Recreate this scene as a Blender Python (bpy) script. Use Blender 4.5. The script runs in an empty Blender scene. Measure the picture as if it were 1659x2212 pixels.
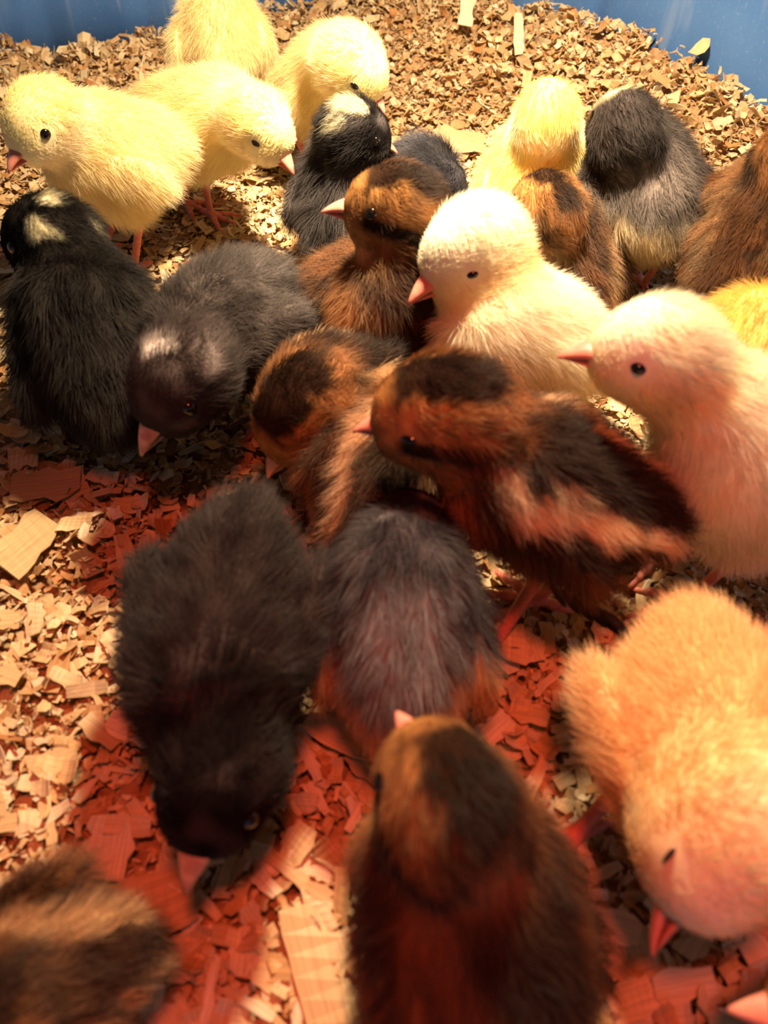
import bpy, math, random
import numpy as np
from mathutils import Vector, Matrix, Quaternion

random.seed(7)
RNG = np.random.default_rng(7)
scene = bpy.context.scene
COL = scene.collection

# ------------------------------------------------------------------ camera
CAM_H, PITCH, F_PX, W_PX, H_PX = 0.24, math.radians(52.0), 1736.0, 1659.0, 2212.0
cam_data = bpy.data.cameras.new('camera')
cam = bpy.data.objects.new('camera', cam_data)
COL.objects.link(cam)
cam.location = (0, 0, CAM_H)
cam.rotation_euler = (math.pi / 2 - PITCH, 0, 0)
cam_data.sensor_fit = 'VERTICAL'
cam_data.sensor_height = 24.0
cam_data.lens = F_PX / H_PX * 24.0
cam_data.clip_start = 0.005
cam_data.dof.use_dof = True
cam_data.dof.focus_distance = 0.37
cam_data.dof.aperture_fstop = 7.5
scene.camera = cam

# ------------------------------------------------------------------ world, lamps, exposure
world = bpy.data.worlds.new('room')
scene.world = world
world.use_nodes = True
bg = world.node_tree.nodes['Background']
bg.inputs['Color'].default_value = (1.0, 0.66, 0.50, 1)
bg.inputs['Strength'].default_value = 0.05


def lamp(name, loc, target, energy, color, radius, angle, blend):
    d = bpy.data.lights.new(name, 'SPOT')
    d.energy, d.color, d.shadow_soft_size = energy, color, radius
    d.spot_size, d.spot_blend = math.radians(angle), blend
    o = bpy.data.objects.new(name, d)
    COL.objects.link(o)
    o.location = loc
    o.rotation_euler = (Vector(target) - Vector(loc)).to_track_quat('-Z', 'Y').to_euler()
    return o


# clear warm bulb hanging low over the far part of the flock, red heat bulb high over the near part
lamp('warm_bulb', (0.045, 0.350, 0.36), (0.01, 0.20, 0.0), 15.5, (1.0, 0.73, 0.47), 0.022, 165, 0.6)
lamp('warm_bulb_hot_core', (0.045, 0.350, 0.36), (0.012, 0.325, 0.03), 22.0, (1.0, 0.76, 0.50), 0.022, 52, 1.0)
lamp('red_heat_bulb', (0.03, 0.04, 0.62), (0.02, 0.06, 0.0), 11.0, (1.0, 0.12, 0.06), 0.04, 44, 1.0)

scene.view_settings.view_transform = 'Standard'
scene.view_settings.look = 'None'
scene.view_settings.gamma = 1.0
scene.view_settings.use_curve_mapping = False
scene.view_settings.exposure = 0.0


# ------------------------------------------------------------------ helpers
def at(px, py, z):
    """Point of the plane at height z seen at a pixel of the photograph."""
    xc, yc = (px - W_PX / 2) / F_PX, (H_PX / 2 - py) / F_PX
    c, s = math.cos(PITCH), math.sin(PITCH)
    d = np.array([xc, c + yc * s, -s + yc * c])
    t = (z - CAM_H) / d[2]
    return np.array([d[0] * t, d[1] * t, z])


def lin(r, g, b):
    return np.array([((v / 255 + 0.055) / 1.055) ** 2.4 if v > 10 else v / 255 / 12.92 for v in (r, g, b)])


def hash3(ix, iy, iz, seed):
    n = (ix * 374761393 + iy * 668265263 + iz * 2147483647 + seed * 144665) & 0xFFFFFFFF
    n = ((n ^ (n >> 13)) * 1274126177) & 0xFFFFFFFF
    n = ((n ^ (n >> 16)) * 2246822519) & 0xFFFFFFFF
    return ((n ^ (n >> 15)) & 0xFFFFFF) / float(0xFFFFFF)


def noise3(p, scale, seed=0):
    """Smooth value noise in 0..1; scale = features per metre."""
    q = p * scale + 100.0
    i = np.floor(q).astype(np.int64)
    f = q - i
    f = f * f * (3 - 2 * f)
    out = 0
    for dx in (0, 1):
        for dy in (0, 1):
            for dz in (0, 1):
                w = (f[:, 0] if dx else 1 - f[:, 0]) * (f[:, 1] if dy else 1 - f[:, 1]) * (f[:, 2] if dz else 1 - f[:, 2])
                out = out + w * hash3(i[:, 0] + dx, i[:, 1] + dy, i[:, 2] + dz, seed)
    return out


def sstep(a, b, x):
    t = np.clip((x - a) / (b - a), 0, 1)
    return t * t * (3 - 2 * t)


def mix(a, b, w):
    return a + (b - a) * np.asarray(w)[..., None]


def norm(v):
    return v / np.maximum(np.linalg.norm(v, axis=-1, keepdims=True), 1e-9)


def mesh_from(name, verts, faces, smooth=True):
    """faces: int array (n,4) or (n,3), or a list."""
    me = bpy.data.meshes.new(name)
    if isinstance(faces, np.ndarray):
        k = faces.shape[1]
        me.vertices.add(len(verts))
        me.vertices.foreach_set('co', np.asarray(verts, np.float32).ravel())
        me.loops.add(faces.size)
        me.loops.foreach_set('vertex_index', faces.astype(np.int32).ravel())
        me.polygons.add(len(faces))
        me.polygons.foreach_set('loop_start', np.arange(0, faces.size, k, dtype=np.int32))
    else:
        me.from_pydata([tuple(v) for v in verts], [], faces)
    me.update(calc_edges=True)
    me.validate()
    me.polygons.foreach_set('use_smooth', np.full(len(me.polygons), smooth))
    return me


def link(name, data, parent=None, mat=None):
    o = bpy.data.objects.new(name, data)
    COL.objects.link(o)
    if parent is not None:
        o.parent = parent
    if mat is not None and len(data.materials) == 0:
        data.materials.append(mat)
    return o


# ------------------------------------------------------------------ materials
def new_mat(name):
    m = bpy.data.materials.new(name)
    m.use_nodes = True
    nt = m.node_tree
    nt.nodes.clear()
    out = nt.nodes.new('ShaderNodeOutputMaterial')
    return m, nt, out


def principled(name, color, rough=0.5, spec=0.4, sss=0.0, noise=None):
    m, nt, out = new_mat(name)
    b = nt.nodes.new('ShaderNodeBsdfPrincipled')
    b.inputs['Base Color'].default_value = (*color, 1)
    b.inputs['Roughness'].default_value = rough
    b.inputs['Specular IOR Level'].default_value = spec
    if sss:
        b.inputs['Subsurface Weight'].default_value = sss
        b.inputs['Subsurface Radius'].default_value = (1, .4, .25)
        b.inputs['Subsurface Scale'].default_value = 0.002
    if noise:
        tc = nt.nodes.new('ShaderNodeTexCoord')
        nz = nt.nodes.new('ShaderNodeTexNoise')
        nz.inputs['Scale'].default_value = noise[0]
        nz.inputs['Detail'].default_value = 3
        rp = nt.nodes.new('ShaderNodeValToRGB')
        rp.color_ramp.elements[0].color = (*noise[1], 1)
        rp.color_ramp.elements[0].position = .3
        rp.color_ramp.elements[1].color = (*color, 1)
        rp.color_ramp.elements[1].position = .7
        nt.links.new(tc.outputs['Object'], nz.inputs['Vector'])
        nt.links.new(nz.outputs['Fac'], rp.inputs['Fac'])
        nt.links.new(rp.outputs['Color'], b.inputs['Base Color'])
        bp = nt.nodes.new('ShaderNodeBump')
        bp.inputs['Strength'].default_value = .25
        bp.inputs['Distance'].default_value = .0005
        nt.links.new(nz.outputs['Fac'], bp.inputs['Height'])
        nt.links.new(bp.outputs['Normal'], b.inputs['Normal'])
    nt.links.new(b.outputs['BSDF'], out.inputs['Surface'])
    return m


def down_material(hair):
    m, nt, out = new_mat('chick_down' if hair else 'chick_skin_under_down')
    at_ = nt.nodes.new('ShaderNodeAttribute')
    at_.attribute_name = 'tint'
    col = at_.outputs['Color']
    if hair:
        hi = nt.nodes.new('ShaderNodeHairInfo')
        mr = nt.nodes.new('ShaderNodeMapRange')
        mr.inputs['To Min'].default_value = .86
        mr.inputs['To Max'].default_value = 1.10
        nt.links.new(hi.outputs['Random'], mr.inputs['Value'])
        mu = nt.nodes.new('ShaderNodeVectorMath')
        mu.operation = 'SCALE'
        nt.links.new(col, mu.inputs[0])
        nt.links.new(mr.outputs['Result'], mu.inputs['Scale'])
        col = mu.outputs['Vector']
    d = nt.nodes.new('ShaderNodeBsdfDiffuse')
    nt.links.new(col, d.inputs['Color'])
    if not hair:
        nt.links.new(d.outputs['BSDF'], out.inputs['Surface'])
        return m
    t = nt.nodes.new('ShaderNodeBsdfTranslucent')
    nt.links.new(col, t.inputs['Color'])
    m1 = nt.nodes.new('ShaderNodeMixShader')
    m1.inputs['Fac'].default_value = .35
    nt.links.new(d.outputs['BSDF'], m1.inputs[1])
    nt.links.new(t.outputs['BSDF'], m1.inputs[2])
    g = nt.nodes.new('ShaderNodeBsdfGlossy')
    g.inputs['Roughness'].default_value = .55
    g.inputs['Color'].default_value = (1, .95, .9, 1)
    m2 = nt.nodes.new('ShaderNodeMixShader')
    m2.inputs['Fac'].default_value = .022
    nt.links.new(m1.outputs['Shader'], m2.inputs[1])
    nt.links.new(g.outputs['BSDF'], m2.inputs[2])
    nt.links.new(m2.outputs['Shader'], out.inputs['Surface'])
    return m


def shaving_material():
    m, nt, out = new_mat('pine_shaving')
    at_ = nt.nodes.new('ShaderNodeAttribute')
    at_.attribute_name = 'tint'
    gr = nt.nodes.new('ShaderNodeAttribute')
    gr.attribute_name = 'grain'
    wv = nt.nodes.new('ShaderNodeTexNoise')
    wv.inputs['Scale'].default_value = 1.0
    wv.inputs['Detail'].default_value = 2
    nt.links.new(gr.outputs['Vector'], wv.inputs['Vector'])
    mr = nt.nodes.new('ShaderNodeMapRange')
    mr.inputs['From Min'].default_value = .3
    mr.inputs['From Max'].default_value = .7
    mr.inputs['To Min'].default_value = .74
    mr.inputs['To Max'].default_value = 1.08
    nt.links.new(wv.outputs['Fac'], mr.inputs['Value'])
    mu = nt.nodes.new('ShaderNodeVectorMath')
    mu.operation = 'SCALE'
    nt.links.new(at_.outputs['Color'], mu.inputs[0])
    nt.links.new(mr.outputs['Result'], mu.inputs['Scale'])
    b = nt.nodes.new('ShaderNodeBsdfPrincipled')
    b.inputs['Roughness'].default_value = .5
    b.inputs['Specular IOR Level'].default_value = .35
    nt.links.new(mu.outputs['Vector'], b.inputs['Base Color'])
    t = nt.nodes.new('ShaderNodeBsdfTranslucent')
    nt.links.new(mu.outputs['Vector'], t.inputs['Color'])
    mx = nt.nodes.new('ShaderNodeMixShader')
    mx.inputs['Fac'].default_value = .18
    nt.links.new(b.outputs['BSDF'], mx.inputs[1])
    nt.links.new(t.outputs['BSDF'], mx.inputs[2])
    nt.links.new(mx.outputs['Shader'], out.inputs['Surface'])
    return m


def wall_material():
    """Scuffed matt blue plastic."""
    m, nt, out = new_mat('blue_pool_plastic')
    tc = nt.nodes.new('ShaderNodeTexCoord')
    b = nt.nodes.new('ShaderNodeBsdfPrincipled')
    b.inputs['Roughness'].default_value = .45
    b.inputs['Specular IOR Level'].default_value = .3
    n1 = nt.nodes.new('ShaderNodeTexNoise')
    n1.inputs['Scale'].default_value = 9
    n1.inputs['Detail'].default_value = 6
    n2 = nt.nodes.new('ShaderNodeTexNoise')          # fine dust specks
    n2.inputs['Scale'].default_value = 700
    n2.inputs['Detail'].default_value = 3
    n3 = nt.nodes.new('ShaderNodeTexNoise')          # long scratches
    n3.inputs['Scale'].default_value = 6
    n3.inputs['Distortion'].default_value = .6
    mp = nt.nodes.new('ShaderNodeMapping')
    mp.inputs['Scale'].default_value = (14, 14, 1.2)
    mp.inputs['Rotation'].default_value = (0.5, .5, 0)
    nt.links.new(tc.outputs['Object'], mp.inputs['Vector'])
    nt.links.new(mp.outputs['Vector'], n3.inputs['Vector'])
    for n in (n1, n2):
        nt.links.new(tc.outputs['Object'], n.inputs['Vector'])
    r1 = nt.nodes.new('ShaderNodeValToRGB')
    r1.color_ramp.elements[0].color = (*WALL_A, 1)
    r1.color_ramp.elements[0].position = .35
    r1.color_ramp.elements[1].color = (*WALL_B, 1)
    r1.color_ramp.elements[1].position = .7
    nt.links.new(n1.outputs['Fac'], r1.inputs['Fac'])
    r2 = nt.nodes.new('ShaderNodeValToRGB')
    r2.color_ramp.elements[0].color = (0, 0, 0, 1)
    r2.color_ramp.elements[0].position = .58
    r2.color_ramp.elements[1].color = (.16, .16, .16, 1)
    r2.color_ramp.elements[1].position = .74
    nt.links.new(n2.outputs['Fac'], r2.inputs['Fac'])
    r3 = nt.nodes.new('ShaderNodeValToRGB')
    r3.color_ramp.elements[0].color = (0, 0, 0, 1)
    r3.color_ramp.elements[0].position = .56
    r3.color_ramp.elements[1].color = (.22, .22, .22, 1)
    r3.color_ramp.elements[1].position = .68
    nt.links.new(n3.outputs['Fac'], r3.inputs['Fac'])
    ad = nt.nodes.new('ShaderNodeMath')
    ad.operation = 'MAXIMUM'
    nt.links.new(r2.outputs['Color'], ad.inputs[0])
    nt.links.new(r3.outputs['Color'], ad.inputs[1])
    mx = nt.nodes.new('ShaderNodeMix')
    mx.data_type = 'RGBA'
    mx.inputs['B'].default_value = (.42, .50, .60, 1)
    nt.links.new(ad.outputs['Value'], mx.inputs['Factor'])
    nt.links.new(r1.outputs['Color'], mx.inputs['A'])
    nt.links.new(mx.outputs['Result'], b.inputs['Base Color'])
    nt.links.new(b.outputs['BSDF'], out.inputs['Surface'])
    return m


WALL_A, WALL_B = (.055, .16, .44), (.105, .25, .56)
M_DOWN, M_SKIN = down_material(True), down_material(False)
M_SHAVING, M_WALL = shaving_material(), wall_material()
M_FLOOR = principled('litter_dust', (.50, .33, .17), .9, .1, noise=(260, (.22, .12, .055)))
M_BEAK = {'pink': principled('pink_beak', (.80, .34, .25), .38, .45, .25, noise=(240, (.70, .22, .16))),
          'dark': principled('dusky_beak', (.52, .25, .18), .42, .4, .1, noise=(260, (.12, .06, .05)))}
M_BEAK['horn'] = principled('horn_beak', (.60, .40, .27), .42, .4, .1, noise=(260, (.30, .15, .10)))
M_LEG = principled('pink_scaled_leg', (.74, .25, .17), .42, .4, .25, noise=(700, (.62, .17, .11)))
M_LEG_DARK = principled('dusky_scaled_leg', (.36, .15, .09), .45, .4, .1, noise=(700, (.16, .08, .06)))
M_EYE = principled('dark_eye', (.006, .004, .003), .08, .6)
M_LID = {'y': principled('pale_eyelid', (.66, .48, .27), .8, .1), 'b': principled('brown_eyelid', (.12, .06, .03), .6, .2),
         'k': principled('grey_eyelid', (.05, .04, .04), .6, .2)}
M_FEATHER = principled('dark_pin_feather', (.035, .018, .010), .6, .25, noise=(300, (.012, .006, .004)))

# ------------------------------------------------------------------ paddling pool wall (closed loop) and litter bed
loop = np.array([(-.47, .20), (-.43, .40), (-.345, .525), (-.255, .572), (-.155, .594), (-.06, .632), (.025, .632),
                 (.085, .592), (.135, .54), (.205, .447), (.265, .335), (.30, .19), (.285, .0), (.19, -.13), (0, -.17),
                 (-.25, -.15), (-.41, -.02)])


def catmull(pts, n):
    out = []
    m = len(pts)
    for i in range(m):
        p0, p1, p2, p3 = pts[i - 1], pts[i], pts[(i + 1) % m], pts[(i + 2) % m]
        for k in range(n):
            t = k / n
            out.append(.5 * ((2 * p1) + (-p0 + p2) * t + (2 * p0 - 5 * p1 + 4 * p2 - p3) * t * t + (-p0 + 3 * p1 - 3 * p2 + p3) * t ** 3))
    return np.array(out)


RIM = catmull(loop, 14)


def rim_distance(xy):
    d = np.full(len(xy), 1e9)
    for p in RIM[::2]:
        d = np.minimum(d, (xy[:, 0] - p[0]) ** 2 + (xy[:, 1] - p[1]) ** 2)
    return np.sqrt(d)


def inside(xy):
    c = np.zeros(len(xy), bool)
    n = len(RIM)
    for i in range(n):
        a, b = RIM[i], RIM[(i + 1) % n]
        if a[1] == b[1]:
            continue
        cr = ((a[1] > xy[:, 1]) != (b[1] > xy[:, 1])) & (xy[:, 0] < (b[0] - a[0]) * (xy[:, 1] - a[1]) / (b[1] - a[1]) + a[0])
        c ^= cr
    return c


def litter_height(xy):
    d = rim_distance(xy)
    bank = sstep(.13, .0, d) * (.010 + .024 * sstep(-.10, .06, xy[:, 0]))
    p = np.column_stack([xy, np.zeros(len(xy))])
    near_wall = sstep(.16, .04, d)
    return bank * sstep(.30, .42, xy[:, 1]) + (noise3(p, 45, 3) - .5) * (.004 + .012 * near_wall) + (noise3(p, 110, 4) - .5) * .003


def build_wall(name, idx):
    vs, fs = [], []
    n = len(RIM)
    rows = [(-.012, 0.0), (.03, .002), (.08, .010), (.14, .020), (.19, .028), (.20, .036), (.192, .042), (.10, .018), (-.012, .006)]
    for k, i in enumerate(idx):
        p = RIM[i % n]
        t = norm(RIM[(i + 1) % n] - RIM[i - 1])
        o = np.array([t[1], -t[0]])
        if np.dot(o, p - np.array([-.08, .23])) < 0:
            o = -o
        # shallow vertical flutes pressed into the plastic
        ph = (i % 9) / 9.0
        flute = .0055 * math.sin(math.pi * min(1, ph / .35)) ** 2 - .002 * math.sin(i * .23)
        for z, out in rows:
            q = p + o * (out + .004 + (flute if z > 0 else 0))
            vs.append((q[0], q[1], z))
        if k:
            a = (k - 1) * len(rows)
            b = k * len(rows)
            for r in range(len(rows)):
                r2 = (r + 1) % len(rows)
                fs.append((a + r, b + r, b + r2, a + r2))
    me = mesh_from(name, vs, fs)
    o = link(name, me, None, M_WALL)
    o['kind'] = 'structure'
    o['label'] = 'scuffed blue plastic pool wall behind the banked shavings' if name == 'wall_back' else 'blue plastic pool wall on the near side'
    return o


NR = len(RIM)
i_left, i_right = 0, 11 * 14
build_wall('wall_back', range(i_left, i_right + 1))
build_wall('wall_front', range(i_right, NR + 1))

gx, gy = np.arange(-.48, .32, .004), np.arange(-.19, .65, .004)
GX, GY = np.meshgrid(gx, gy, indexing='ij')
gp = np.column_stack([GX.ravel(), GY.ravel()])
gz = litter_height(gp) - .0035
ok = inside(gp) | (rim_distance(gp) < .006)
vid = -np.ones(len(gp), int)
vid[ok] = np.arange(ok.sum())
g = vid.reshape(GX.shape)
q = np.stack([g[:-1, :-1], g[1:, :-1], g[1:, 1:], g[:-1, 1:]], -1).reshape(-1, 4)
q = q[(q >= 0).all(1)]
floor = link('floor', mesh_from('floor', np.column_stack([gp, gz])[ok], q), None, M_FLOOR)
floor['kind'] = 'structure'
floor['label'] = 'sawdust bed under the wood shavings'

TINTS = np.array([lin(238, 214, 170), lin(228, 196, 146), lin(243, 226, 190), lin(214, 172, 118), lin(234, 202, 150), lin(196, 142, 88)])


def flake_batch(n, length, width, curl, seed, nseg=4, thick=.00028, ragged=.22):
    """n closed curled strips in their own frames: verts (n, 2*2*(nseg+1), 3), quads of one strip, tint, grain."""
    r = np.random.default_rng(seed)
    m = nseg + 1
    s = np.linspace(-.5, .5, m)[None, :] * length[:, None]
    ang = curl[:, None] * np.linspace(-.5, .5, m)[None, :]
    rad = length[:, None] / np.where(np.abs(curl[:, None]) < .02, .02, curl[:, None])
    x = rad * np.sin(ang)
    z = rad * (1 - np.cos(ang))
    nxx, nzz = -np.sin(ang), np.cos(ang)
    taper = 1 - .35 * np.abs(np.linspace(-1, 1, m))[None, :] ** 2 * r.uniform(0, 1, (n, 1))
    wa = width[:, None] * .5 * taper * (1 + ragged * r.uniform(-1, 1, (n, m)))
    wb = width[:, None] * .5 * taper * (1 + ragged * r.uniform(-1, 1, (n, m)))
    skew = r.uniform(-.35, .35, (n, 1)) * width[:, None]
    sk = skew * np.linspace(-1, 1, m)[None, :] * .5
    twist = r.uniform(-.35, .35, (n, 1)) * np.linspace(-1, 1, m)[None, :]
    V = np.zeros((n, m, 4, 3))
    for j, (yy, side) in enumerate(((-wa + sk, 1), (wb + sk, 1), (wb + sk, -1), (-wa + sk, -1))):
        V[:, :, j, 0] = x + nxx * side * thick / 2 + 0.1 * yy * r.uniform(-1, 1, (n, 1))
        V[:, :, j, 1] = yy
        V[:, :, j, 2] = z + nzz * side * thick / 2 + twist * yy
    fs = []
    for i in range(nseg):
        a, b = i * 4, i * 4 + 4
        for j in range(4):
            k = (j + 1) % 4
            fs.append((a + j, a + k, b + k, b + j))
    fs.append((3, 2, 1, 0))
    e = nseg * 4
    fs.append((e, e + 1, e + 2, e + 3))
    grain = np.zeros((n, m, 4, 3))
    grain[..., 0] = (s * 60)[:, :, None]
    grain[..., 1] = V[..., 1] * 1500
    grain[..., 2] = r.uniform(0, 90, n)[:, None, None]
    return V.reshape(n, m * 4, 3), np.array(fs), grain.reshape(n, m * 4, 3)


def shade_attr(me, tint, grain):
    a = me.attributes.new('tint', 'FLOAT_COLOR', 'POINT')
    a.data.foreach_set('color', np.column_stack([tint, np.ones(len(tint))]).astype(np.float32).ravel())
    a = me.attributes.new('grain', 'FLOAT_VECTOR', 'POINT')
    a.data.foreach_set('vector', grain.astype(np.float32).ravel())


def rot_matrices(yaw, tilt, tdir, roll):
    """Rotate about z by yaw, then tilt about a horizontal axis at tdir."""
    c, s = np.cos(yaw), np.sin(yaw)
    n = len(yaw)
    Rz = np.zeros((n, 3, 3))
    Rz[:, 0, 0], Rz[:, 0, 1], Rz[:, 1, 0], Rz[:, 1, 1], Rz[:, 2, 2] = c, -s, s, c, 1
    k = np.zeros((n, 3, 3))
    ax, ay = np.cos(tdir), np.sin(tdir)
    k[:, 0, 2], k[:, 1, 2], k[:, 2, 0], k[:, 2, 1] = ay, -ax, -ay, ax
    R = np.eye(3)[None] + np.sin(tilt)[:, None, None] * k + (1 - np.cos(tilt))[:, None, None] * (k @ k)
    fl = np.ones((n, 3, 3)) * np.eye(3)[None]
    fl[:, 1, 1] = fl[:, 2, 2] = np.where(roll, -1, 1)
    return R @ Rz @ fl


def shavings_bed(n):
    xy = np.column_stack([RNG.uniform(-.36, .30, n * 2), RNG.uniform(-.06, .64, n * 2)])
    xy = xy[inside(xy) & (rim_distance(xy) > .003)][:n]
    n = len(xy)
    L = np.clip(RNG.lognormal(math.log(.0042), .50, n), .0016, .014)
    Wd = np.clip(L * RNG.uniform(.16, .80, n) ** 1.15, .0008, .0065)
    curl = RNG.normal(0, 1.4, n)
    V, F, G = flake_batch(n, L, Wd, curl, 11, 3, .00025, .38)
    d = rim_distance(xy)
    steep = .38 + .45 * sstep(.18, .03, d)
    tilt = np.abs(RNG.normal(0, 1, n)) * steep
    R = rot_matrices(RNG.uniform(0, 6.283, n), np.clip(tilt, 0, 1.5), RNG.uniform(0, 6.283, n), RNG.random(n) < .5)
    z = litter_height(xy) + RNG.uniform(-.003, .0025, n) + .25 * L * np.sin(np.clip(tilt, 0, 1.5))
    V = np.einsum('nij,nkj->nki', R, V) + np.column_stack([xy, z])[:, None, :]
    k = V.shape[1]
    faces = (F[None] + (np.arange(n) * k)[:, None, None]).reshape(-1, 4)
    tint = TINTS[RNG.choice(len(TINTS), n, p=[.26, .22, .16, .16, .12, .08])] * RNG.uniform(.82, 1.08, (n, 1))
    me = mesh_from('wood_shavings', V.reshape(-1, 3), faces, smooth=False)
    shade_attr(me, np.repeat(tint, k, 0), G.reshape(-1, 3))
    o = link('wood_shavings', me, None, M_SHAVING)
    o['kind'] = 'stuff'
    o['label'] = 'deep bed of small curled pine shavings covering the whole floor'
    o['category'] = 'shavings'


shavings_bed(66000)


def one_flake(name, L, Wd, curl, tint, seed, nseg=6, ragged=.25):
    V, F, G = flake_batch(1, np.array([L]), np.array([Wd]), np.array([curl]), seed, nseg, .0004, ragged)
    me = mesh_from(name, V[0], F, smooth=False)
    shade_attr(me, np.repeat(tint[None], V.shape[1], 0), G[0])
    me.materials.append(M_SHAVING)
    return me


# ------------------------------------------------------------------ chick geometry: one implicit surface per body
def sd_ell(p, c, R, r):
    q = (p - c) @ R                       # R columns are the axes
    k0 = np.linalg.norm(q / r, axis=1)
    k1 = np.linalg.norm(q / (r * r), axis=1)
    return k0 * (k0 - 1) / np.maximum(k1, 1e-9)


def sd_cone(p, a, b, ra, rb):
    ba = b - a
    h = np.clip(((p - a) @ ba) / max(ba @ ba, 1e-12), 0, 1)
    return np.linalg.norm(p - a - h[:, None] * ba, axis=1) - (ra + (rb - ra) * h)


def smin(a, b, k):
    h = np.maximum(k - np.abs(a - b), 0) / k
    return np.minimum(a, b) - h * h * k * .25


def surface_net(fn, lo, hi, vox):
    n = np.ceil((hi - lo) / vox).astype(int) + 1
    ax = [lo[i] + vox * np.arange(n[i]) for i in range(3)]
    X, Y, Z = np.meshgrid(*ax, indexing='ij')
    f = fn(np.column_stack([X.ravel(), Y.ravel(), Z.ravel()])).reshape(n)
    s = f < 0
    acc = np.zeros((*(n - 1), 3))
    cnt = np.zeros(n - 1)
    corners = [(i, j, k) for i in (0, 1) for j in (0, 1) for k in (0, 1)]
    sl = lambda c: tuple(slice(c[d], n[d] - 1 + c[d]) for d in range(3))
    for a in corners:
        for d in range(3):
            if a[d]:
                continue
            b = list(a)
            b[d] = 1
            fa, fb = f[sl(a)], f[sl(b)]
            cr = (fa < 0) != (fb < 0)
            t = np.where(cr, fa / np.where(cr, fa - fb, 1), 0)
            for e in range(3):
                acc[..., e] += cr * (a[e] + (t if e == d else 0))
            cnt += cr
    act = cnt > 0
    vid = -np.ones(n - 1, int)
    vid[act] = np.arange(act.sum())
    idx = np.argwhere(act)
    V = lo + vox * (idx + acc[act] / cnt[act][:, None])
    faces = []
    for d in range(3):
        u, v = (d + 1) % 3, (d + 2) % 3
        A = [slice(None)] * 3
        B = [slice(None)] * 3
        A[d], B[d] = slice(0, n[d] - 1), slice(1, n[d])
        cr = s[tuple(A)] != s[tuple(B)]
        fl = s[tuple(A)]
        e = np.argwhere(cr)
        good = (e[:, u] > 0) & (e[:, v] > 0) & (e[:, u] < n[u] - 1) & (e[:, v] < n[v] - 1)
        e = e[good]
        dirn = fl[tuple(e.T)]
        q = []
        for du, dv in ((1, 1), (0, 1), (0, 0), (1, 0)):
            w = e.copy()
            w[:, u] -= du
            w[:, v] -= dv
            q.append(vid[tuple(w.T)])
        q = np.stack(q, 1)
        q[~dirn] = q[~dirn][:, ::-1]
        faces.append(q)
    return V, np.concatenate(faces)


def rot_frame(yaw, pitch, roll=0.0):
    """Columns forward, left, up."""
    cy, sy, cp, sp = math.cos(yaw), math.sin(yaw), math.cos(pitch), math.sin(pitch)
    f = np.array([cy * cp, sy * cp, sp])
    l = np.array([-sy, cy, 0.0])
    u = np.cross(f, l)
    l2 = l * math.cos(roll) + u * math.sin(roll)
    u2 = np.cross(f, l2)
    return np.stack([f, l2, u2], 1)


# ------------------------------------------------------------------ colouring of the down (b = body coords, h = head coords, w = headness)
def paint_yellow(b, h, w, p, o):
    back = o.get('back', lin(252, 234, 182))
    belly = o.get('belly', lin(252, 240, 200))
    crown = o.get('crown', lin(253, 238, 172))
    c = mix(belly, back, sstep(-.5, .5, b[:, 2]) * .8 + .2 * noise3(p, 90, 1))
    hc = mix(o.get('face', lin(252, 242, 210)), crown, sstep(-.4, .5, h[:, 2]))
    # faint grey-buff cheek behind the eye
    ear = sstep(.7, .1, np.hypot(h[:, 0] + .15, h[:, 2] + .05)) * .25
    hc = mix(hc, lin(205, 165, 110), ear)
    c = mix(c, hc, w)
    return c * (.88 + .24 * noise3(p, 260, 2))[:, None]


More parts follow.
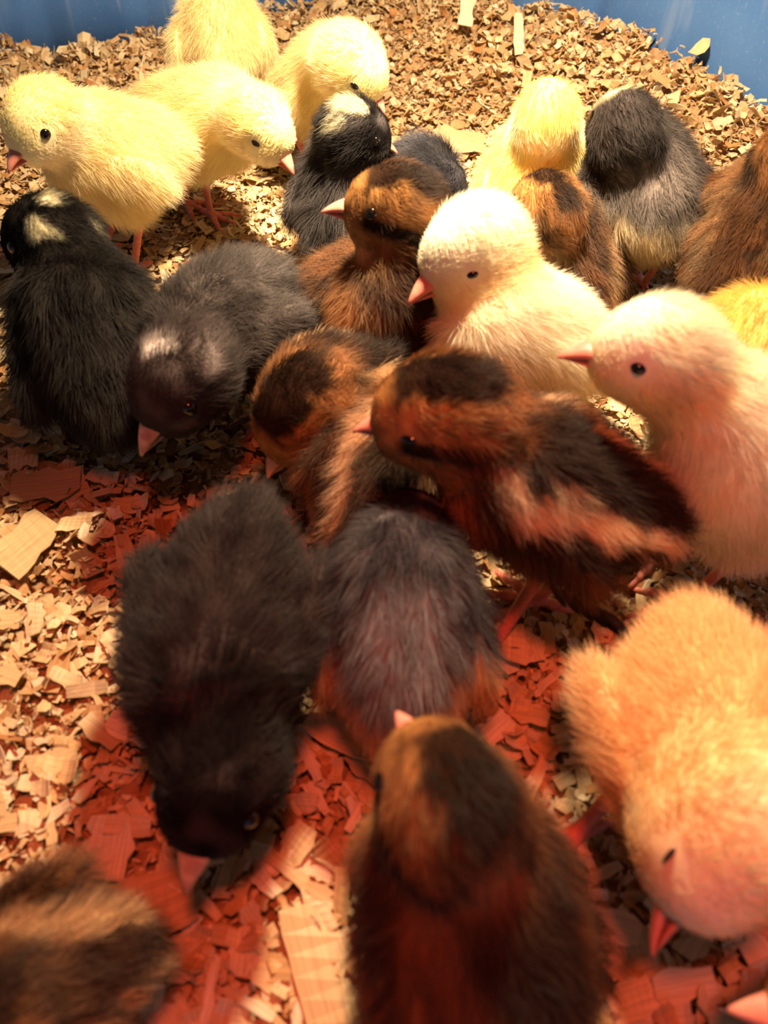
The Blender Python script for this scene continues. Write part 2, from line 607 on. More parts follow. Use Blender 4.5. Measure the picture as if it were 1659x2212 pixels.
def paint_chipmunk(b, h, w, p, o):
    n1, n2, n3 = noise3(p, 150, 1), noise3(p, 330, 2), noise3(p, 70, 5)
    dark, pale, mid = lin(46, 32, 23), lin(222, 186, 138), o.get('mid', lin(122, 84, 54))
    rust = lin(150, 100, 60)
    pale = o.get('pale', pale)
    up = b[:, 2]
    lat = np.arctan2(np.abs(b[:, 1]) + 1e-6, np.maximum(up, -2)) / 1.57 + (n1 - .5) * .22 + (n2 - .5) * .14
    c = np.tile(mid, (len(p), 1))
    c = mix(c, rust, sstep(.45, .7, n3))
    c = mix(c, dark, sstep(.55, .75, n1) * .75)
    # dorsal stripe, pale stripe, second dark stripe, mottled flank, buff belly
    rear = sstep(.75, .45, b[:, 0]) * o.get('stripe', 1.0)
    c = mix(c, dark, sstep(.95, .86, lat) * sstep(.66, .74, lat) * rear)
    c = mix(c, pale, sstep(.72, .60, lat) * rear * sstep(.30, .40, lat))
    c = mix(c, dark, sstep(.43, .30, lat) * rear)
    c = mix(c, lin(216, 172, 126), sstep(1.25, 1.55, lat))
    c = mix(c, lin(198, 148, 100), sstep(.55, .95, b[:, 0]) * sstep(.35, -.2, b[:, 2]) * .8)
    c = mix(c, dark, sstep(.7, .2, np.abs(b[:, 1])) * sstep(.4, .7, b[:, 0]) * sstep(0, .3, b[:, 2]) * o.get('nape', 0))
    # head: golden face, dark crown band, dark line through the eye, buff throat
    g = mix(lin(146, 100, 56), lin(188, 138, 82), n2)
    g = mix(g, lin(120, 80, 46), sstep(.5, .75, n1) * .5)
    ruff = sstep(.1, -.9, h[:, 0])
    g = mix(g, mix(lin(160, 112, 72), lin(66, 44, 30), sstep(.4, .65, n1)), ruff * .85)
    cw = o.get('crown_w', .42)
    band = sstep(cw + .16, cw - .06, np.abs(h[:, 1] - o.get('crown_off', 0)) + (n1 - .5) * .35 + (n2 - .5) * .2) * sstep(.30, .55, h[:, 2]) * sstep(.72, .50, h[:, 0])
    g = mix(g, dark, band * o.get('crown', 1.0))
    line = sstep(.20, .10, np.abs(h[:, 2] - .02 + .30 * np.maximum(-h[:, 0], 0) * .8)) * sstep(.45, .65, np.abs(h[:, 1])) * sstep(.70, .50, h[:, 0])
    g = mix(g, dark, line)
    g = mix(g, lin(226, 172, 112), sstep(-.35, -.75, h[:, 2]) * sstep(-.2, .4, h[:, 0]))
    c = mix(c, g * o.get('face_tone', 1.0), w)
    return c * (.72 + .5 * n2)[:, None]


def paint_black(b, h, w, p, o):
    n1, n2 = noise3(p, 170, 1), noise3(p, 420, 2)
    base = o.get('base', lin(44, 38, 36))
    tip = o.get('tip', lin(92, 84, 80))
    c = mix(base, tip, sstep(.35, .8, n1) * .6)
    rp = o.get('rump')
    if rp is not None:
        c = mix(c, rp, sstep(.30 + o.get('rump_up', 0), o.get('rump_up', 0), b[:, 2] + .15 * (n1 - .5)) * sstep(-.15, -.42, b[:, 0]))
    if o.get('saddle') is not None:
        c = mix(c, o['saddle'], sstep(.75, .35, np.hypot(b[:, 0] + .35, b[:, 1] * .9)) * sstep(.1, .4, b[:, 2]) * (.4 + .6 * n1))
    hc = mix(base * .8, base, n1)
    if o.get('head') is not None:
        hc = mix(o['head'], tip, sstep(.5, .9, n1) * .4)
    for (f, l, u, r, col) in o.get('spots', ()):
        d = np.sqrt((h[:, 0] - f) ** 2 + (h[:, 1] - l) ** 2 + (h[:, 2] - u) ** 2) + (n1 - .5) * .35
        hc = mix(hc, col, sstep(r, r * .55, d))
    c = mix(c, hc, w)
    return c * (.75 + .45 * n2)[:, None]


PAINT = {'yellow': paint_yellow, 'chipmunk': paint_chipmunk, 'black': paint_black}

# ------------------------------------------------------------------ shared legs
def leg_mesh(knee=None, scale=1.0):
    A = lambda *v: np.array(v, float)
    foot, hock = A(0, 0, .0032), A(-.009, 0, .0235)
    if knee is None:
        knee = A(.003, 0, .044)
    else:
        knee = np.array(knee) / scale
        hock = foot + (knee - foot) * .52 + A(-.006, 0, .001)
    bones = [(foot, hock, .0017, .0019), (hock, knee, .0020, .0036)]
    for ang, ln in ((0, .0185), (34, .0150), (-34, .0150), (172, .0095)):
        c, s = math.cos(math.radians(ang)), math.sin(math.radians(ang))
        m = A(c * ln * .5, s * ln * .5, .0026)
        e = A(c * ln, s * ln, .0014)
        bones += [(foot, m, .0016, .00125), (m, e, .0013, .0009), (e, A(c * (ln + .0034), s * (ln + .0034), .0008), .0008, .0003)]
        for t in (.45, .75):
            j = A(c * ln * t, s * ln * t, .0022)
            bones.append((j, j + A(0, 0, .0002), .00145, .0014))

    def fn(p):
        d = None
        for a, b, ra, rb in bones:
            e = sd_cone(p, a, b, ra, rb)
            d = e if d is None else smin(d, e, .0012)
        # ring scales on the shank
        return d + .00012 * np.sin(p[:, 2] * 3800)
    V, Fq = surface_net(fn, np.minimum(A(-.016, -.0125, -.001), knee - .005), np.maximum(A(.0245, .0125, .0475 if knee[2] > .04 else .03), knee + .005), .00085)
    return mesh_from('leg', V * scale, Fq)


LEG = {'pink': leg_mesh()}
LEG['dark'] = LEG['pink'].copy()
LEG['pink'].materials.append(M_LEG)
LEG['dark'].materials.append(M_LEG_DARK)


def beak_meshes(hs, gape=0.0):
    """Upper bill and lower bill in head coordinates (forward x, left y, up z), metres."""
    out = []
    for upper in (True, False):
        vs, fs = [], []
        n, m = 9, 12
        ln = (.0092 if upper else .0078) * hs
        for i in range(n):
            t = i / (n - 1)
            x = t * ln
            hw = (.0038 * (1 - t) ** .85 + .0004) * hs
            if upper:
                top = (.0030 * (1 - t ** 1.5) + .0003) * hs - .0012 * hs * t ** 2.2
                bot = -.0002 * hs - .0017 * hs * t ** 2.6
            else:
                top = -.0004 * hs - gape * t - .0010 * hs * t ** 2.2
                bot = top - (.0022 * (1 - t) ** .9 + .0003) * hs
            if bot > top - .0003 * hs:
                bot = top - .0003 * hs
            for k in range(m):
                a = 2 * math.pi * k / m
                y = math.cos(a) * hw
                z = (top + bot) / 2 + math.sin(a) * (top - bot) / 2
                vs.append((x, y, z))
            if i:
                for k in range(m):
                    k2 = (k + 1) % m
                    fs.append(((i - 1) * m + k, (i - 1) * m + k2, i * m + k2, i * m + k))
        fs.append(tuple(range(m - 1, -1, -1)))
        fs.append(tuple(range((n - 1) * m, n * m)))
        out.append((vs, fs))
    return out


def ball(r, lat=10, lon=14, z0=-1.0):
    """Sphere (or the cap of it above z0*r)."""
    vs, fs = [], []
    a0 = math.acos(max(-1, z0))
    for i in range(lat + 1):
        a = a0 * i / lat
        for k in range(lon):
            b = 2 * math.pi * k / lon
            vs.append((r * math.sin(a) * math.cos(b), r * math.sin(a) * math.sin(b), r * math.cos(a)))
    for i in range(lat):
        for k in range(lon):
            k2 = (k + 1) % lon
            fs.append((i * lon + k, (i + 1) * lon + k, (i + 1) * lon + k2, i * lon + k2))
    return vs, fs


def mat4(R, t):
    M = Matrix.Identity(4)
    for i in range(3):
        for j in range(3):
            M[i][j] = R[i, j]
        M[i][3] = t[i]
    return M


FLUFF = .0038
DENSITY = 2.3e6
BODY_SCALE = .83


def feather_mesh():
    vs, fs = [], []
    n = 6
    for i in range(n):
        t = i / (n - 1)
        hw = .0019 * (math.sin(math.pi * min(1, .12 + t * .86)) ** .6)
        z = -.0015 * t * t
        th = .00025
        vs += [(t * .014, -hw, z - .0004), (t * .014, 0, z + th), (t * .014, hw, z - .0004), (t * .014, 0, z - th - .0003)]
        if i:
            a, b = (i - 1) * 4, i * 4
            fs += [(a + j, a + (j + 1) % 4, b + (j + 1) % 4, b + j) for j in range(4)]
    fs += [(3, 2, 1, 0), (n * 4 - 4, n * 4 - 3, n * 4 - 2, n * 4 - 1)]
    me = mesh_from('pin_feather', vs, fs)
    me.materials.append(M_FEATHER)
    return me


FEATHER = feather_mesh()
CHICKS = []


def make_chick(key, breed, label, group, body, yaw, head, hyaw, hpitch=-8, pitch=12, roll=0, hroll=0, L=.036, W=.0265, H=.028,
               hs=1.0, beak='pink', lids=None, feet=None, opts=None, dens=1.0, leg='pink', fluff=1.0, neck=1.0, feathers=0,
               headfluff=1.0, hair=1.0, bill=1.0):
    opts = opts or {}
    L, W, H = L * BODY_SCALE, W * BODY_SCALE, H * BODY_SCALE
    R = rot_frame(math.radians(yaw), math.radians(pitch), math.radians(roll))
    Rh = rot_frame(math.radians(hyaw), math.radians(hpitch), math.radians(hroll))
    Bw, Hw = at(*body), at(*head)
    base = np.array([Bw[0], Bw[1], 0.0])
    B, Hc = Bw - base, Hw - base
    a, l, u = R[:, 0], R[:, 1], R[:, 2]
    hf, hl, hu = Rh[:, 0], Rh[:, 1], Rh[:, 2]
    fl = FLUFF * fluff
    rad = np.array([L, W, H]) - fl
    hr = np.array([.0182, .0150, .0160]) * hs - .0018
    I3 = np.eye(3)
    nb = B + a * .50 * L + u * .32 * H                    # where the neck leaves the breast
    nt = Hc - hf * .004 * hs - hu * .003 * hs

    def parts(p):
        d_t = sd_ell(p, B, R, rad)
        d_t = smin(d_t, sd_ell(p, B + a * .42 * L - u * .10 * H, R, np.array([.58, .88, .80]) * rad), .006)
        d_t = smin(d_t, sd_ell(p, B - a * .58 * L + u * .06 * H, R, np.array([.52, .66, .62]) * rad), .008)
        d_t = smin(d_t, sd_ell(p, B - a * .98 * L + u * .16 * H, R, np.array([.20, .30, .20]) * rad), .008)
        for s in (1, -1):
            d_t = smin(d_t, sd_ell(p, B + l * s * .50 * W - u * .52 * H - a * .06 * L, R, np.array([.40, .36, .52]) * rad), .008)
            Rw = R @ rot_frame(math.radians(180 - s * 8), math.radians(-18))
            d_t = smin(d_t, sd_ell(p, B + l * s * .90 * W - a * .16 * L + u * .04 * H, Rw, np.array([.62, .20, .42]) * rad), .0035)
        d_n = sd_cone(p, nb, nt, .62 * W * neck, hr[1] * .86)
        d_h = sd_ell(p, Hc, Rh, hr)
        d_h = smin(d_h, sd_ell(p, Hc + hf * .0075 * hs - hu * .0035 * hs, Rh, np.array([.0092, .0098, .0088]) * hs), .005)
        return d_t, d_n, d_h

    def fn(p):
        d_t, d_n, d_h = parts(p)
        d = smin(smin(d_t, d_n, .012), d_h, .007)
        return smin(d, p[:, 2] * 0 + 1, .001) if False else d

    lo = np.minimum(B - 1.25 * L, Hc - .030 * hs) - .004
    hi = np.maximum(B + 1.25 * L, Hc + .030 * hs) + .004
    lo[2] = max(lo[2], -.004 if B[2] > H * .6 else B[2] - H)
    vox = .0019
    V, Fq = surface_net(fn, lo, hi, vox)
    e = 2e-4
    grad = lambda p: norm(np.stack([fn(p + np.eye(3)[i] * e) - fn(p - np.eye(3)[i] * e) for i in range(3)], 1))

    def coords(p):
        d_t, d_n, d_h = parts(p)
        w = 1 / (1 + np.exp(-np.clip((np.minimum(d_t, d_n + .006) - d_h) / .0022, -30, 30)))
        return (p - B) @ R / np.array([L, W, H]), (p - Hc) @ Rh / (np.array([.0182, .0150, .0160]) * hs), w

    def tint(p):
        b, h, w = coords(p)
        return np.clip(PAINT[breed](b, h, w, p + base, opts), 0, .97)

    root = bpy.data.objects.new('chick', None)
    root.empty_display_size = .02
    COL.objects.link(root)
    root.location = base
    root['label'], root['category'], root['group'] = label, 'chick', group
    me = mesh_from('body', V, Fq)
    at_ = me.attributes.new('tint', 'FLOAT_COLOR', 'POINT')
    at_.data.foreach_set('color', np.column_stack([tint(V), np.ones(len(V))]).astype(np.float32).ravel())
    bo = link('body', me, root, M_SKIN)

    # ---- face
    def to_skin(d):
        d = d / np.linalg.norm(d)
        t0, t1 = 0.0, .032
        for _ in range(22):
            tm = (t0 + t1) / 2
            if parts((Hc + d * tm)[None])[2][0] < 0:
                t0 = tm
            else:
                t1 = tm
        return Hc + d * t0
    bd = Rh @ norm(np.array([1.0, 0, -.18]))
    bp = to_skin(bd) - bd * .0022
    (uv, uf), (lv, lf) = beak_meshes(hs * bill, opts.get('gape', 0.0))
    Mb = mat4(Rh @ rot_frame(0, math.radians(-6)), bp)
    bk = link('beak', mesh_from('beak', uv, uf), root, M_BEAK[beak])
    bk.matrix_local = Mb
    lb = link('lower_bill', mesh_from('lower_bill', lv, lf), bk, M_BEAK[beak])
    eyes = []
    er = .0024 * hs
    for s in (1, -1):
        d = Rh @ norm(np.array([.58, s * .80, .24]))
        ep = to_skin(d) - d * er * .58
        eyes.append(ep)
        ev, ef = ball(er)
        eo = link('eye', mesh_from('eye', ev, ef), root, M_EYE)
        eo.matrix_local = mat4(Rh @ rot_frame(math.radians(58 * s), 0), ep) @ Matrix.Diagonal((1, 1, opts.get('squint', 1.0), 1))
        if lids:
            lv, lf = ball(er * 1.03, 8, 14, lids[1])
            lo_ = link('eyelid', mesh_from('eyelid', lv, lf), eo, M_LID[lids[0]])
            if len(lids) > 2:
                lv, lf = ball(er * 1.03, 6, 14, lids[2])
                l2 = link('eyelid', mesh_from('eyelid', lv, lf), eo, M_LID[lids[0]])
                l2.rotation_euler = (math.pi, 0, 0)
    # ---- legs
    if feet is None:
        fs_ = [B + l * s * .50 * W - a * .02 * L for s in (1, -1)]
        feet_xy = [f + base for f in fs_]
    else:
        feet_xy = [at(*f[:2], 0.002) for f in feet]
    for i, f in enumerate(feet_xy):
        zt = litter_height(np.array([f[:2]]))[0]
        fy = yaw if feet is None or len(feet[i]) < 3 else feet[i][2]
        loc = np.array([f[0] - base[0], f[1] - base[1], zt + .0005])
        if feet is None:
            lg = link('leg', LEG[leg], root)
            lg.scale = (hs, hs, max(.45, (B[2] - zt - .2 * H) / .044))
        else:                                             # a stepping leg reaching from its own hip
            hip = min((B + l * s_ * .48 * W - u * .55 * H - a * .05 * L for s_ in (1, -1)), key=lambda q_: np.linalg.norm(q_ - loc))
            Rz = rot_frame(math.radians(fy), 0)
            me_l = leg_mesh((hip - loc) @ Rz, hs)
            lg = link('leg', me_l, root, M_LEG if leg == 'pink' else M_LEG_DARK)
        lg.location = loc
        lg.rotation_euler = (0, 0, math.radians(fy))
    # ---- pin feathers along the wing tip
    for s in (1, -1):
        for k in range(feathers):
            o = link('pin_feather', FEATHER, root)
            t = k / max(1, feathers - 1)
            pos = B + l * s * (1.03 + .06 * t) * W - a * (.20 + .55 * t) * L - u * (.42 + .10 * t) * H
            o.matrix_local = mat4(R @ rot_frame(math.radians(180 - s * 6), math.radians(-38 + 14 * t)), pos) @ Matrix.Scale(.85 + .3 * t, 4)

    # ---- down
    T = np.concatenate([Fq[:, [0, 1, 2]], Fq[:, [0, 2, 3]]])
    A_, B_, C_ = V[T[:, 0]], V[T[:, 1]], V[T[:, 2]]
    ar = np.linalg.norm(np.cross(B_ - A_, C_ - A_), axis=1) / 2
    n = int(ar.sum() * DENSITY * dens)
    ti = RNG.choice(len(T), n, p=ar / ar.sum())
    r1, r2 = RNG.random(n), RNG.random(n)
    fl_ = r1 + r2 > 1
    r1[fl_], r2[fl_] = 1 - r1[fl_], 1 - r2[fl_]
    P = A_[ti] + (B_[ti] - A_[ti]) * r1[:, None] + (C_[ti] - A_[ti]) * r2[:, None]
    keep = (P[:, 2] > .001)
    dist_eye = np.minimum(np.linalg.norm(P - eyes[0], axis=1), np.linalg.norm(P - eyes[1], axis=1))
    keep &= dist_eye > er * 1.0
    db = np.linalg.norm(P - bp, axis=1)
    keep &= db > .0034 * hs
    P, dist_eye, db = P[keep], dist_eye[keep], db[keep]
    n = len(P)
    N = grad(P)
    b, h, w = coords(P)
    comb = mix(-a * .85 - u * .50, -hf * .95 - hu * .25, w)
    jit = np.stack([noise3(P + base, 210, 21 + i) - .5 for i in range(3)], 1)
    comb = norm(comb + jit * opts.get('tousle', .6 if breed == 'yellow' else 1.3))
    ct = norm(comb - N * (comb * N).sum(1, keepdims=True))
    lift = np.where(w > .5, .62, .72)[:, None] * hair
    D = norm(N * lift + ct * .80 + RNG.normal(0, .20, (n, 3)))
    ln = mix(np.array([.0064 * fluff]), np.array([.0040 * headfluff]), w)[:, 0]
    face = sstep(.55, .05, h[:, 0]) * .62 + .38
    ln *= np.where(w > .5, face, 1)
    ln *= RNG.uniform(.55, 1.25, n) * ((.86 if breed == 'yellow' else .70) + (.28 if breed == 'yellow' else .6) * noise3(P + base, 160, 31))
    ln *= np.clip((dist_eye - er * .9) / .0028, .30, 1) * np.clip((db - .002) / .006, .25, 1)
    tt = np.array([0, .33, .67, 1.0])
    pts = P[:, None, :] - N[:, None, :] * .0003 + ln[:, None, None] * (tt[None, :, None] * D[:, None, :] + (tt ** 2)[None, :, None] * .28 * (ct + np.array([0, 0, -.25]))[:, None, :])
    pts[..., 2] = np.maximum(pts[..., 2], .0006)
    hc = bpy.data.hair_curves.new('down')
    hc.add_curves([4] * n)
    hc.attributes['position'].data.foreach_set('vector', pts.astype(np.float32).ravel())
    rd = np.tile(np.array([.000065, .000058, .00004, .000010]), n) * opts.get('thick', 1.0)
    ra = hc.attributes.get('radius') or hc.attributes.new('radius', 'FLOAT', 'POINT')
    ra.data.foreach_set('value', rd.astype(np.float32))
    ca = hc.attributes.new('tint', 'FLOAT_COLOR', 'CURVE')
    ca.data.foreach_set('color', np.column_stack([tint(P), np.ones(n)]).astype(np.float32).ravel())
    hc.materials.append(M_DOWN)
    ho = bpy.data.objects.new('down', hc)
    COL.objects.link(ho)
    ho.parent = bo
    CHICKS.append((Bw, L, W, Hw))
    return root


Y, S, K = 'yellow chicks', 'striped brown chicks', 'black and grey chicks'
white = lin(236, 226, 196)
cream = dict(back=lin(252, 246, 226), belly=lin(252, 240, 214), crown=lin(253, 246, 218), face=lin(250, 226, 160))
slate = dict(base=lin(66, 60, 58), tip=lin(128, 120, 116))

# ------------------------------------------------------------------ the flock
# far row, left to right
make_chick('A', 'yellow', 'yellow chick at far left standing side-on with round dark eye open', Y,
           (252, 335, .054), -160, (92, 262, .078), -122, hpitch=-14, pitch=8, feet=[(292, 590, -120), (225, 545, -130)], L=.036, W=.031, H=.031, hs=1.05)
make_chick('B', 'yellow', 'yellow chick facing right with head lowered, beside the far-left yellow chick', Y,
           (432, 262, .052), -22, (562, 270, .066), -40, hpitch=-30, pitch=2, feet=[(455, 462, -30), (400, 440, -30)], L=.037, W=.028, H=.029, opts=dict(squint=.6))
make_chick('C', 'yellow', 'yellow chick seen only as a rounded back against the blue wall', Y,
           (478, 95, .052), 100, (500, 30, .050), 90, hpitch=-30, pitch=6, L=.034, W=.029, H=.033)
make_chick('D', 'yellow', 'pale yellow chick at the back looking down at the shavings to its right', Y,
           (690, 190, .045), -20, (762, 142, .074), -32, hpitch=-38, pitch=28, L=.033, W=.027, H=.029, hs=1.08, neck=1.1, opts=dict(squint=.6))
make_chick('I', 'yellow', 'bright yellow chick seen from behind, head held straight up', Y,
           (1160, 405, .045), 82, (1182, 245, .078), 84, hpitch=5, pitch=25, L=.034, W=.030, H=.030, hs=.92, opts=dict(back=lin(250, 228, 140), crown=lin(250, 228, 130)))
make_chick('K', 'black', 'grey chick with a pale rump seen from behind, right of the upright yellow chick', K,
           (1380, 425, .050), 96, (1347, 275, .080), 112, hpitch=0, pitch=4, L=.036, W=.034, H=.033, hs=.98,
           opts=dict(base=lin(64, 58, 56), tip=lin(128, 120, 114), rump=lin(222, 206, 172), saddle=lin(140, 130, 124),
                     spots=((.75, 0, .6, .75, lin(188, 176, 140)),), rump_up=.10))
make_chick('L', 'chipmunk', 'streaky brown chick cut by the right edge beside the pale-rumped grey chick', S,
           (1650, 505, .050), 48, (1710, 345, .080), 62, hpitch=0, pitch=12, L=.044, W=.036, H=.036, opts=dict(stripe=.3))
# second row
make_chick('E', 'black', 'dark grey chick with a white nape patch and its black face turned right', K,
           (742, 418, .042), 68, (768, 284, .070), 8, hpitch=-22, pitch=34, L=.034, W=.026, H=.027, hs=.93, beak='dark', leg='dark',
           opts=dict(base=lin(60, 56, 56), tip=lin(118, 112, 110), head=lin(26, 24, 25),
                     spots=((-.50, -.15, .85, .45, lin(226, 214, 176)), (-.75, -.65, .4, .42, lin(190, 184, 156)), (-.3, -.5, .75, .34, lin(200, 190, 160)))))
make_chick('G', 'black', 'blue-grey chick almost wholly hidden behind the upright striped chick', K,
           (872, 420, .038), 20, (930, 405, .050), 0, hpitch=-20, pitch=8, L=.030, W=.025, H=.026,
           opts=dict(base=lin(52, 52, 58), tip=lin(112, 114, 124)))
make_chick('J', 'chipmunk', 'brown chick with black head marks peeping from behind the brightest white chick', S,
           (1222, 565, .036), 108, (1180, 450, .060), 118, hpitch=0, pitch=22, L=.034, W=.026, H=.026, hs=1.0, opts=dict(crown_w=.3, stripe=.45))
make_chick('Z', 'chipmunk', 'rusty brown chick mostly hidden behind the breast of the upright striped chick', S,
           (770, 655, .034), 20, (850, 610, .050), 10, hpitch=-10, pitch=10, L=.036, W=.028, H=.030, opts=dict(stripe=.3))
make_chick('F', 'chipmunk', 'upright striped brown chick with orange-pink beak pointing left', S,
           (870, 700, .040), -158, (855, 450, .083), 176, hpitch=6, pitch=48, L=.036, W=.027, H=.028, hs=1.06, neck=1.15, hair=.8,
           opts=dict(pale=lin(150, 100, 62), mid=lin(84, 55, 36), stripe=.8, nape=.8, face_tone=.85))
make_chick('H', 'yellow', 'brightest white-yellow chick with half-closed eye, glowing under the lamp', Y,
           (1125, 725, .046), -150, (1022, 538, .080), -148, hpitch=-14, pitch=22, L=.040, W=.032, H=.031, hs=1.14, neck=1.2,
           opts=dict(cream, squint=.6))
make_chick('M', 'yellow', 'golden yellow chick seen as a dome behind the large white-yellow chick', Y,
           (1592, 815, .044), 60, (1660, 770, .050), 50, hpitch=-20, pitch=8, L=.034, W=.030, H=.030, opts=dict(back=lin(250, 212, 120)))
make_chick('N', 'yellow', 'large white-yellow chick at right in profile with pink beak pointing left', Y,
           (1645, 1012, .050), -172, (1418, 760, .091), 178, hpitch=6, pitch=30, L=.043, W=.034, H=.034, hs=1.08, neck=1.1,
           opts=dict(cream, squint=.75), feet=[(1420, 1208, -170), (1480, 1300, -165)])
# left and middle
make_chick('O', 'black', 'black chick with white head patches at the left edge, facing away left', K,
           (203, 740, .042), 112, (108, 512, .070), 172, hpitch=-8, pitch=30, L=.042, W=.033, H=.032, hs=1.05, neck=1.15, beak='dark', leg='dark',
           opts=dict(base=lin(28, 25, 24), tip=lin(66, 60, 54), head=lin(24, 22, 21),
                     spots=((-.25, -.25, .95, .34, lin(222, 214, 178)), (-.35, .70, .62, .36, lin(222, 214, 178)), (-1.0, -.3, .2, .3, lin(150, 146, 120)))))
make_chick('P', 'black', 'charcoal chick facing the camera with a white spot on its crown', K,
           (500, 690, .046), -118, (388, 815, .058), -122, hpitch=-22, pitch=4, L=.036, W=.029, H=.031, hs=1.15, beak='horn', leg='dark',
           opts=dict(slate, head=lin(58, 50, 48), spots=((-.10, -.12, .98, .36, lin(236, 228, 220)), (-.4, .75, .5, .42, lin(150, 142, 138)))))
make_chick('Q', 'chipmunk', 'striped brown chick with lowered head and pale brow, left of the central striped chick', S,
           (765, 850, .036), -155, (660, 885, .046), -140, hpitch=-38, pitch=6, L=.036, W=.029, H=.028, hs=1.2, bill=.85, opts=dict(crown_w=.5))
make_chick('R', 'chipmunk', 'small brown chick with a cream stripe seen from behind under the central chick', S,
           (812, 1012, .036), 66, (880, 920, .040), 60, hpitch=-20, pitch=10, roll=30, L=.032, W=.025, H=.027, opts=dict(pale=lin(226, 190, 150), mid=lin(160, 116, 82), stripe=.8))
make_chick('S', 'chipmunk', 'central striped chick with black back, cream side stripe and red-orange beak', S,
           (1205, 1065, .054), 166, (955, 890, .078), 180, hpitch=-6, pitch=14, roll=-8, L=.040, W=.029, H=.029, hs=1.18, neck=1.2, bill=.72, feathers=6, hair=1.15,
           feet=[(1065, 1400, -145), (1160, 1300, 170)], opts=dict(tousle=1.9, squint=.55, pale=lin(246, 222, 184)))
make_chick('T', 'black', 'grey chick with a tan rump seen from behind, below the central striped chick', K,
           (868, 1342, .040), 88, (882, 1165, .047), 80, hpitch=-10, pitch=20, L=.037, W=.0272, H=.031, leg='dark',
           opts=dict(base=lin(64, 63, 67), tip=lin(132, 131, 136), rump=lin(212, 172, 128), rump_up=.22, saddle=lin(162, 160, 164), head=lin(30, 26, 25)))  # paler saddle down, its colour raised further to stand in for lamplight
# near row
make_chick('U', 'black', 'large black chick with head down, beak pointing towards the camera', K,
           (490, 1355, .046), -93, (472, 1675, .046), -104, hpitch=-8, pitch=-8, L=.042, W=.031, H=.030, hs=1.08, neck=1.15, beak='horn', bill=1.0, leg='dark',
           opts=dict(base=lin(34, 29, 28), tip=lin(78, 70, 68), head=lin(22, 19, 19), spots=((-.9, 0, .6, .25, lin(100, 88, 84)),)))
make_chick('V', 'chipmunk', 'striped brown chick at bottom centre seen from above, facing away', S,
           (1030, 2030, .046), 108, (965, 1725, .078), 116, hpitch=2, pitch=22, roll=20, hroll=0, L=.041, W=.030, H=.030, hs=1.0, neck=1.02, bill=.75, opts=dict(crown_w=.56, crown_off=-.26, pale=lin(112, 78, 54), mid=lin(74, 50, 36), stripe=.95, nape=.9, face_tone=.8))
make_chick('W', 'yellow', 'large yellow chick at the right edge pecking down with closed eye', Y,
           (1530, 1600, .044), -92, (1555, 1790, .056), -138, hpitch=-32, hroll=92, pitch=-4, L=.037, W=.034, H=.033, hs=1.25, neck=1.2,
           feet=[(1235, 1812, -150), (1560, 1700, -100)], opts=dict(back=lin(240, 200, 142), belly=lin(248, 220, 176), crown=lin(244, 214, 160), squint=.28))
make_chick('X', 'chipmunk', 'brown chick with a dark back stripe cut off at the bottom left corner', S,
           (70, 2125, .034), -158, (-90, 2230, .054), -150, hpitch=0, pitch=4, roll=-25, L=.028, W=.024, H=.026, opts=dict(stripe=.8))
make_chick('YY', 'chipmunk', 'tan chick at the bottom right corner showing only its pink beak', S,
           (1960, 2330, .042), 170, (1850, 2195, .056), 176, hpitch=-2, pitch=20, L=.034, W=.026, H=.027, hs=.95, opts=dict(crown=0))

# ------------------------------------------------------------------ single shavings that stand out
def place_flake(label, px, py, L, Wd, yaw, tilt=0.0, tdir=0.0, tint=0, curl=.3, z=.002, group=None, seed=1):
    o = bpy.data.objects.new('wood_shaving', one_flake('wood_shaving', L, Wd, curl, TINTS[tint], seed))
    COL.objects.link(o)
    p = at(px, py, z)
    zt = litter_height(p[None, :2])[0]
    o.location = (p[0], p[1], zt + .0050 + .5 * L * abs(math.sin(tilt)))
    R = rot_matrices(np.array([math.radians(yaw)]), np.array([tilt]), np.array([math.radians(tdir)]), np.array([False]))[0]
    o.rotation_euler = Matrix([list(r) for r in R]).to_euler()
    o['label'], o['category'], o['group'] = label, 'wood shaving', group or 'large wood shavings'
    return o


place_flake('largest pale shaving lying flat left of the upright yellow chick', 1035, 282, .050, .024, -25, tint=1, curl=.15, seed=3, z=.012)
place_flake('tall narrow splinter standing upright in the far shavings', 1113, 135, .022, .006, 95, 1.0, 0, tint=2, curl=.1, seed=4, z=.02)
place_flake('broad yellow flake at the left edge below the black chick', 62, 1180, .024, .019, 55, tint=4, curl=.2, seed=5)
place_flake('rectangular pale flake left of the large black chick\'s beak', 238, 1835, .017, .0125, 88, tint=2, curl=.2, seed=6)
place_flake('long beige shaving left of the bottom striped chick', 690, 2095, .031, .015, 110, tint=1, curl=.2, seed=7)
place_flake('big flake in red shade below the large black chick\'s beak', 345, 1960, .021, .018, 20, tint=3, curl=.15, seed=8)
place_flake('long flat flake in red shade between the large black and bottom striped chicks', 745, 1600, .026, .009, -28, tint=1, curl=.2, seed=9)
place_flake('squarish flake right of the tan-rumped grey chick', 1105, 1400, .014, .011, 80, tint=1, curl=.2, seed=10)
place_flake('fan-shaped splinter leaning on the blue wall at top centre', 1005, 78, .024, .009, 80, .75, 0, tint=2, curl=.2, seed=11, z=.02)
place_flake('pale flake lit beside the bottom striped chick\'s head', 1070, 1585, .010, .008, 40, .25, 0, tint=2, curl=.4, seed=12)
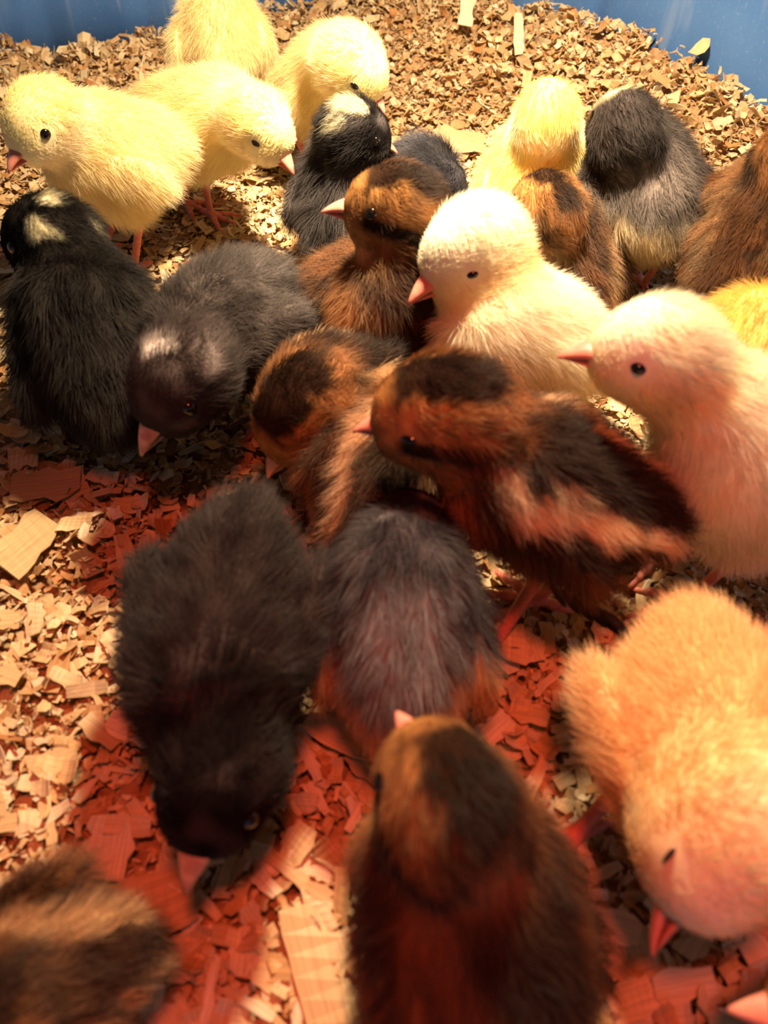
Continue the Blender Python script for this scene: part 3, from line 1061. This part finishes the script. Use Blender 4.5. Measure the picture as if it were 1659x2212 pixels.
place_flake('dim reddish flake on the litter below the charcoal chick', 100, 1050, .026, .016, 10, tint=3, curl=.2, seed=13)
place_flake('bright little flake beside the lowered striped chick\'s beak', 640, 1050, .011, .008, 20, .2, 0, tint=2, curl=.5, seed=14)

KIND = [('flat oblong pine shaving lying loose among the litter', 'flat oblong loose shavings', (.011, .017), (.45, .62), .25),
        ('narrow sliver of pine lying loose among the litter', 'narrow loose slivers', (.011, .019), (.18, .28), .5),
        ('short broad pine flake lying loose among the litter', 'short broad loose flakes', (.008, .012), (.75, .95), .3),
        ('tightly curled pine shaving lying loose among the litter', 'curled loose shavings', (.010, .016), (.35, .55), 2.2)]
VAR = []
for k, (lb, gr_, lr, wr, cu) in enumerate(KIND):
    for j in range(7):
        L_ = random.uniform(*lr)
        VAR.append((k, L_, one_flake('wood_shaving', L_, L_ * random.uniform(*wr), cu * random.uniform(.6, 1.3) * random.choice((1, -1)),
                                     TINTS[random.choice((0, 0, 1, 1, 2, 3, 4, 4))] * random.uniform(.9, 1.05), 100 + k * 10 + j)))
count = 0
tries = 0
while count < 288 and tries < 6000:
    tries += 1
    px, py = random.uniform(-20, 1680), 2230 - 2150 * random.random() ** 1.5
    p = at(px, py, .002)
    if not inside(p[None, :2])[0] or rim_distance(p[None, :2])[0] < .035:
        continue
    if any(math.hypot(p[0] - c[0][0], p[1] - c[0][1]) < .75 * (c[1] + c[2]) / 2 for c in CHICKS):
        continue
    k, L_, me = random.choice(VAR)
    o = bpy.data.objects.new('wood_shaving', me)
    COL.objects.link(o)
    tilt = min(.9, abs(random.gauss(0, .22))) * (.4 if p[1] > .38 else 1)
    R = rot_matrices(np.array([random.uniform(0, 6.28)]), np.array([tilt]), np.array([random.uniform(0, 6.28)]), np.array([False]))[0]
    o.location = (p[0], p[1], litter_height(p[None, :2])[0] + .0022 + .3 * L_ * math.sin(tilt))
    o.rotation_euler = Matrix([list(r) for r in R]).to_euler()
    o['label'], o['category'], o['group'] = KIND[k][0], 'wood shaving', KIND[k][1]
    count += 1
